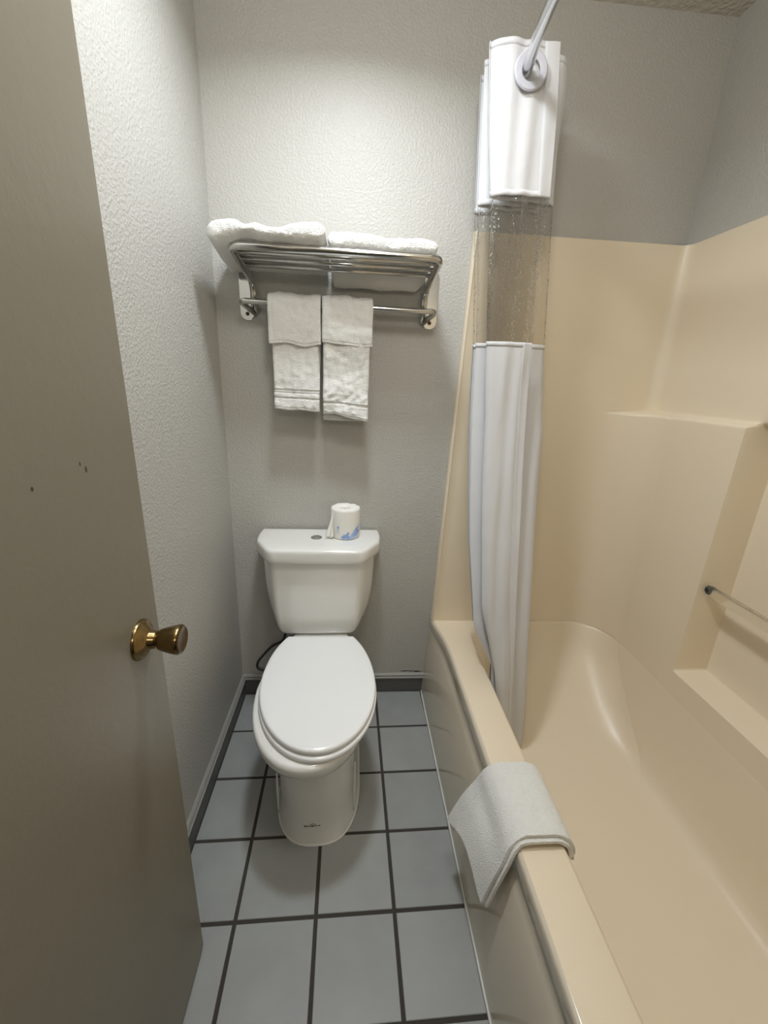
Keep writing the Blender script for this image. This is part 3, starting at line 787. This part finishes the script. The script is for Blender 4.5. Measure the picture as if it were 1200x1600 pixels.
# ------------------------------------------------------------------ shower curtain: one sheet folded back and forth
R0 = [(2.175, 0.951), (2.126, 0.956), (2.017, 0.968), (1.854, 0.978), (1.658, 0.991), (1.462, 0.985), (1.247, 0.996), (0.946, 1.005), (0.63, 1.009), (0.284, 1.022), (0.178, 1.032)]
L01 = [(2.14, 0.782), (1.978, 0.798), (1.808, 0.823), (1.636, 0.836), (1.448, 0.854), (1.242, 0.872), (0.94, 0.881), (0.625, 0.897), (0.401, 0.957), (0.253, 0.975), (0.199, 0.993)]
R12 = [(2.166, 0.994), (2.124, 0.999), (2.047, 1.003), (1.95, 1.003), (1.86, 1.009), (1.67, 1.027), (1.459, 1.047), (1.179, 1.078), (0.851, 1.073), (0.481, 1.073), (0.136, 1.093)]
L23 = [(2.143, 0.788), (1.933, 0.799), (1.803, 0.806), (1.614, 0.825), (1.442, 0.84), (1.154, 0.85), (0.818, 0.861), (0.538, 0.886), (0.401, 0.957), (0.291, 0.958), (0.226, 0.988)]
def lay(z):
    r0, l1, r1, l2 = interp(R0, z), interp(L01, z), interp(R12, z), interp(L23, z)
    s_ = sstep(1.4, .15, z)
    Y = lambda y0: y0+(-.17-(y0+.25)*.5)*s_
    return [(r0, l1, Y(-.250)), (l1, r1, Y(-.215)), (r1, l2, Y(-.182)), (l2, r1-.012, Y(-.150)), (r1-.012, l2+.006, Y(-.120)), (l2+.006, l2+.09, Y(-.095))], 1-.5*s_
ZTOP, ZW1, ZW0, ZBOT = 2.150, 1.825, 1.458, .070
zz = sorted(set([ZTOP, ZTOP-.004, ZTOP-.012, ZW1+.012, ZW1+.004, ZW1, ZW1-.004, ZW0+.004, ZW0, ZW0-.004, ZW0-.012, ZBOT+.01, ZBOT]+[ZBOT+.02+(ZTOP-ZBOT-.04)*k/90 for k in range(91)]), reverse=True)
per = 26
def row(z):
    out = []
    gap = .0172
    L_, gk = lay(z); gap *= gk
    for k, (xa, xb, y0) in enumerate(L_):
        for i in range(per+(1 if k == 5 else 0)):
            t = .5-.5*cos(PI*i/per)      # dense at the folds
            tt = 2*t-1
            x = xa+(xb-xa)*t
            fold = gap*math.copysign(abs(tt)**7, tt)
            if k == 0 and tt < 0: fold = 0
            if k == 5 and tt > 0: fold = 0
            mid = sin(PI*t)
            rip = mid*(.007*noise.noise(Vector((x*16+k*3, z*1.6, k*5.0)))+.0045*noise.noise(Vector((x*40+k, z*4.5, k*9.0)))*sstep(2.3, 1.3, z)+.003*sin(x*120+k+z*2))
            if k == 0: rip += mid*(-.004)
            # near the top the front layer turns back to the left
            if k == 0 and z > 1.5: fold += .035*sstep(.72, 1.0, t)*sstep(1.5, 2.1, z)*.3
            out.append(Vector((x, y0+fold+rip, z)))
    return out
curt = empty('shower_curtain', (.88, -.18, 2.1), 'white shower curtain with clear window panel, gathered at the rod end', 'curtain')
rows = [row(z) for z in zz]
def sect(za, zb): return [r for z, r in zip(zz, rows) if zb-1e-6 <= z <= za+1e-6]
def cpanel(name, rs, m, th, label=None):
    W = len(rs[0]); V = [p for r in rs for p in r]
    F = [(i*W+j, i*W+j+1, (i+1)*W+j+1, (i+1)*W+j) for i in range(len(rs)-1) for j in range(W-1)]
    o = mesh(name, V, F, m, curt, True)
    if th: s_ = o.modifiers.new('solid', 'SOLIDIFY'); s_.thickness = th; s_.offset = 0
    if label: o['label'] = label
    return o
cpanel('upper_panel', sect(ZTOP, ZW1), m_curtain, .0009, 'white fabric upper panel')
cpanel('clear_window', sect(ZW1, ZW0), m_vinyl, 0, 'transparent pebbled vinyl window panel')
cpanel('lower_panel', sect(ZW0, ZBOT), m_curtain, .0009, 'white fabric lower panel')
# hems: stitched strips along the top, the window seams and the free edge
def hem(name, z0, z1, th=.0022):
    rs = [[p.copy() for p in row(z)] for z in (z0, (z0+z1)/2, z1)]
    return cpanel(name, rs, m_curtain, th)
hem('top_hem', ZTOP, ZTOP-.014); hem('window_seam', ZW1+.012, ZW1-.001); hem('window_seam', ZW0+.001, ZW0-.012)
se = MB(); V = []
zl = [z for z in zz]
rs = []
for z in zl:
    r = row(z)[:9]; rs.append([p+Vector((0, -.0012, 0)) for p in r])
for nm, za, zb in (('side_hem', ZTOP, ZW1), ('side_hem', ZW0, ZBOT)):
    rr_ = [r for z, r in zip(zl, rs) if zb-1e-6 <= z <= za+1e-6]
    cpanel(nm, rr_, m_curtain, .0012)
# rings
def ring_mesh(c, R1, R2, th):
    prof = [(R2, -th), (R2+.003, -th-.0012), (R1-.003, -th-.0012), (R1, -th*.4), (R1, th*.4), (R1-.003, th+.0012), (R2+.003, th+.0012), (R2, th)]
    n = 40; rings = []
    for k in range(n):
        a = 2*PI*k/n; rings.append([Vector((c[0]+r*cos(a), c[1]+hh, c[2]+r*sin(a))) for r, hh in prof])
    rings.append(rings[0]); 
    return MB().loft(rings, True, False, False)
for (gx_, gy_) in ((.884, -.262), (.888, -.198), (.896, -.134)):
    o = ring_mesh((gx_, gy_, 2.084), .042, .0235, .0022).out('curtain_ring', m_ring, curt, True, autosm=40)

# ------------------------------------------------------------------ ceiling lamp holder; made-up bodies for the two added fill lights (out of frame)
cl = empty('ceiling_light', (LIGHT_XY[0], LIGHT_XY[1], CZ), 'round white ceiling lamp holder above the toilet', 'lamp')
MB().lathe([(0, 0), (.06, 0), (.058, -.012), (.03, -.02), (.022, -.024), (0, -.024)], (LIGHT_XY[0], LIGHT_XY[1], CZ-.0005), 'z', 32).out('lamp_base', m_lamp, cl)
el = empty('ceiling_light', (.55, -1.15, CZ), 'round white ceiling holder made up for the added fill light on the doorway side', 'lamp')
MB().lathe([(0, 0), (.17, 0), (.165, -.012), (.14, -.02), (.05, -.022), (0, -.022)], (.55, -1.15, CZ-.0005), 'z', 32).out('lamp_base', m_lamp, el)
vl = empty('outer_fill_bar', (.75, -2.85, 2.0), 'white wall bar made up for the added fill light in the unseen outer room', 'lamp')
MB().box((.4, -2.9, 1.93), (1.1, -2.80, 2.07)).out('fill_body', m_lamp, vl, False)
MB().box((.7, YO, 1.97), (.8, -2.9, 2.03)).out('fill_arm', m_lamp, vl, False)
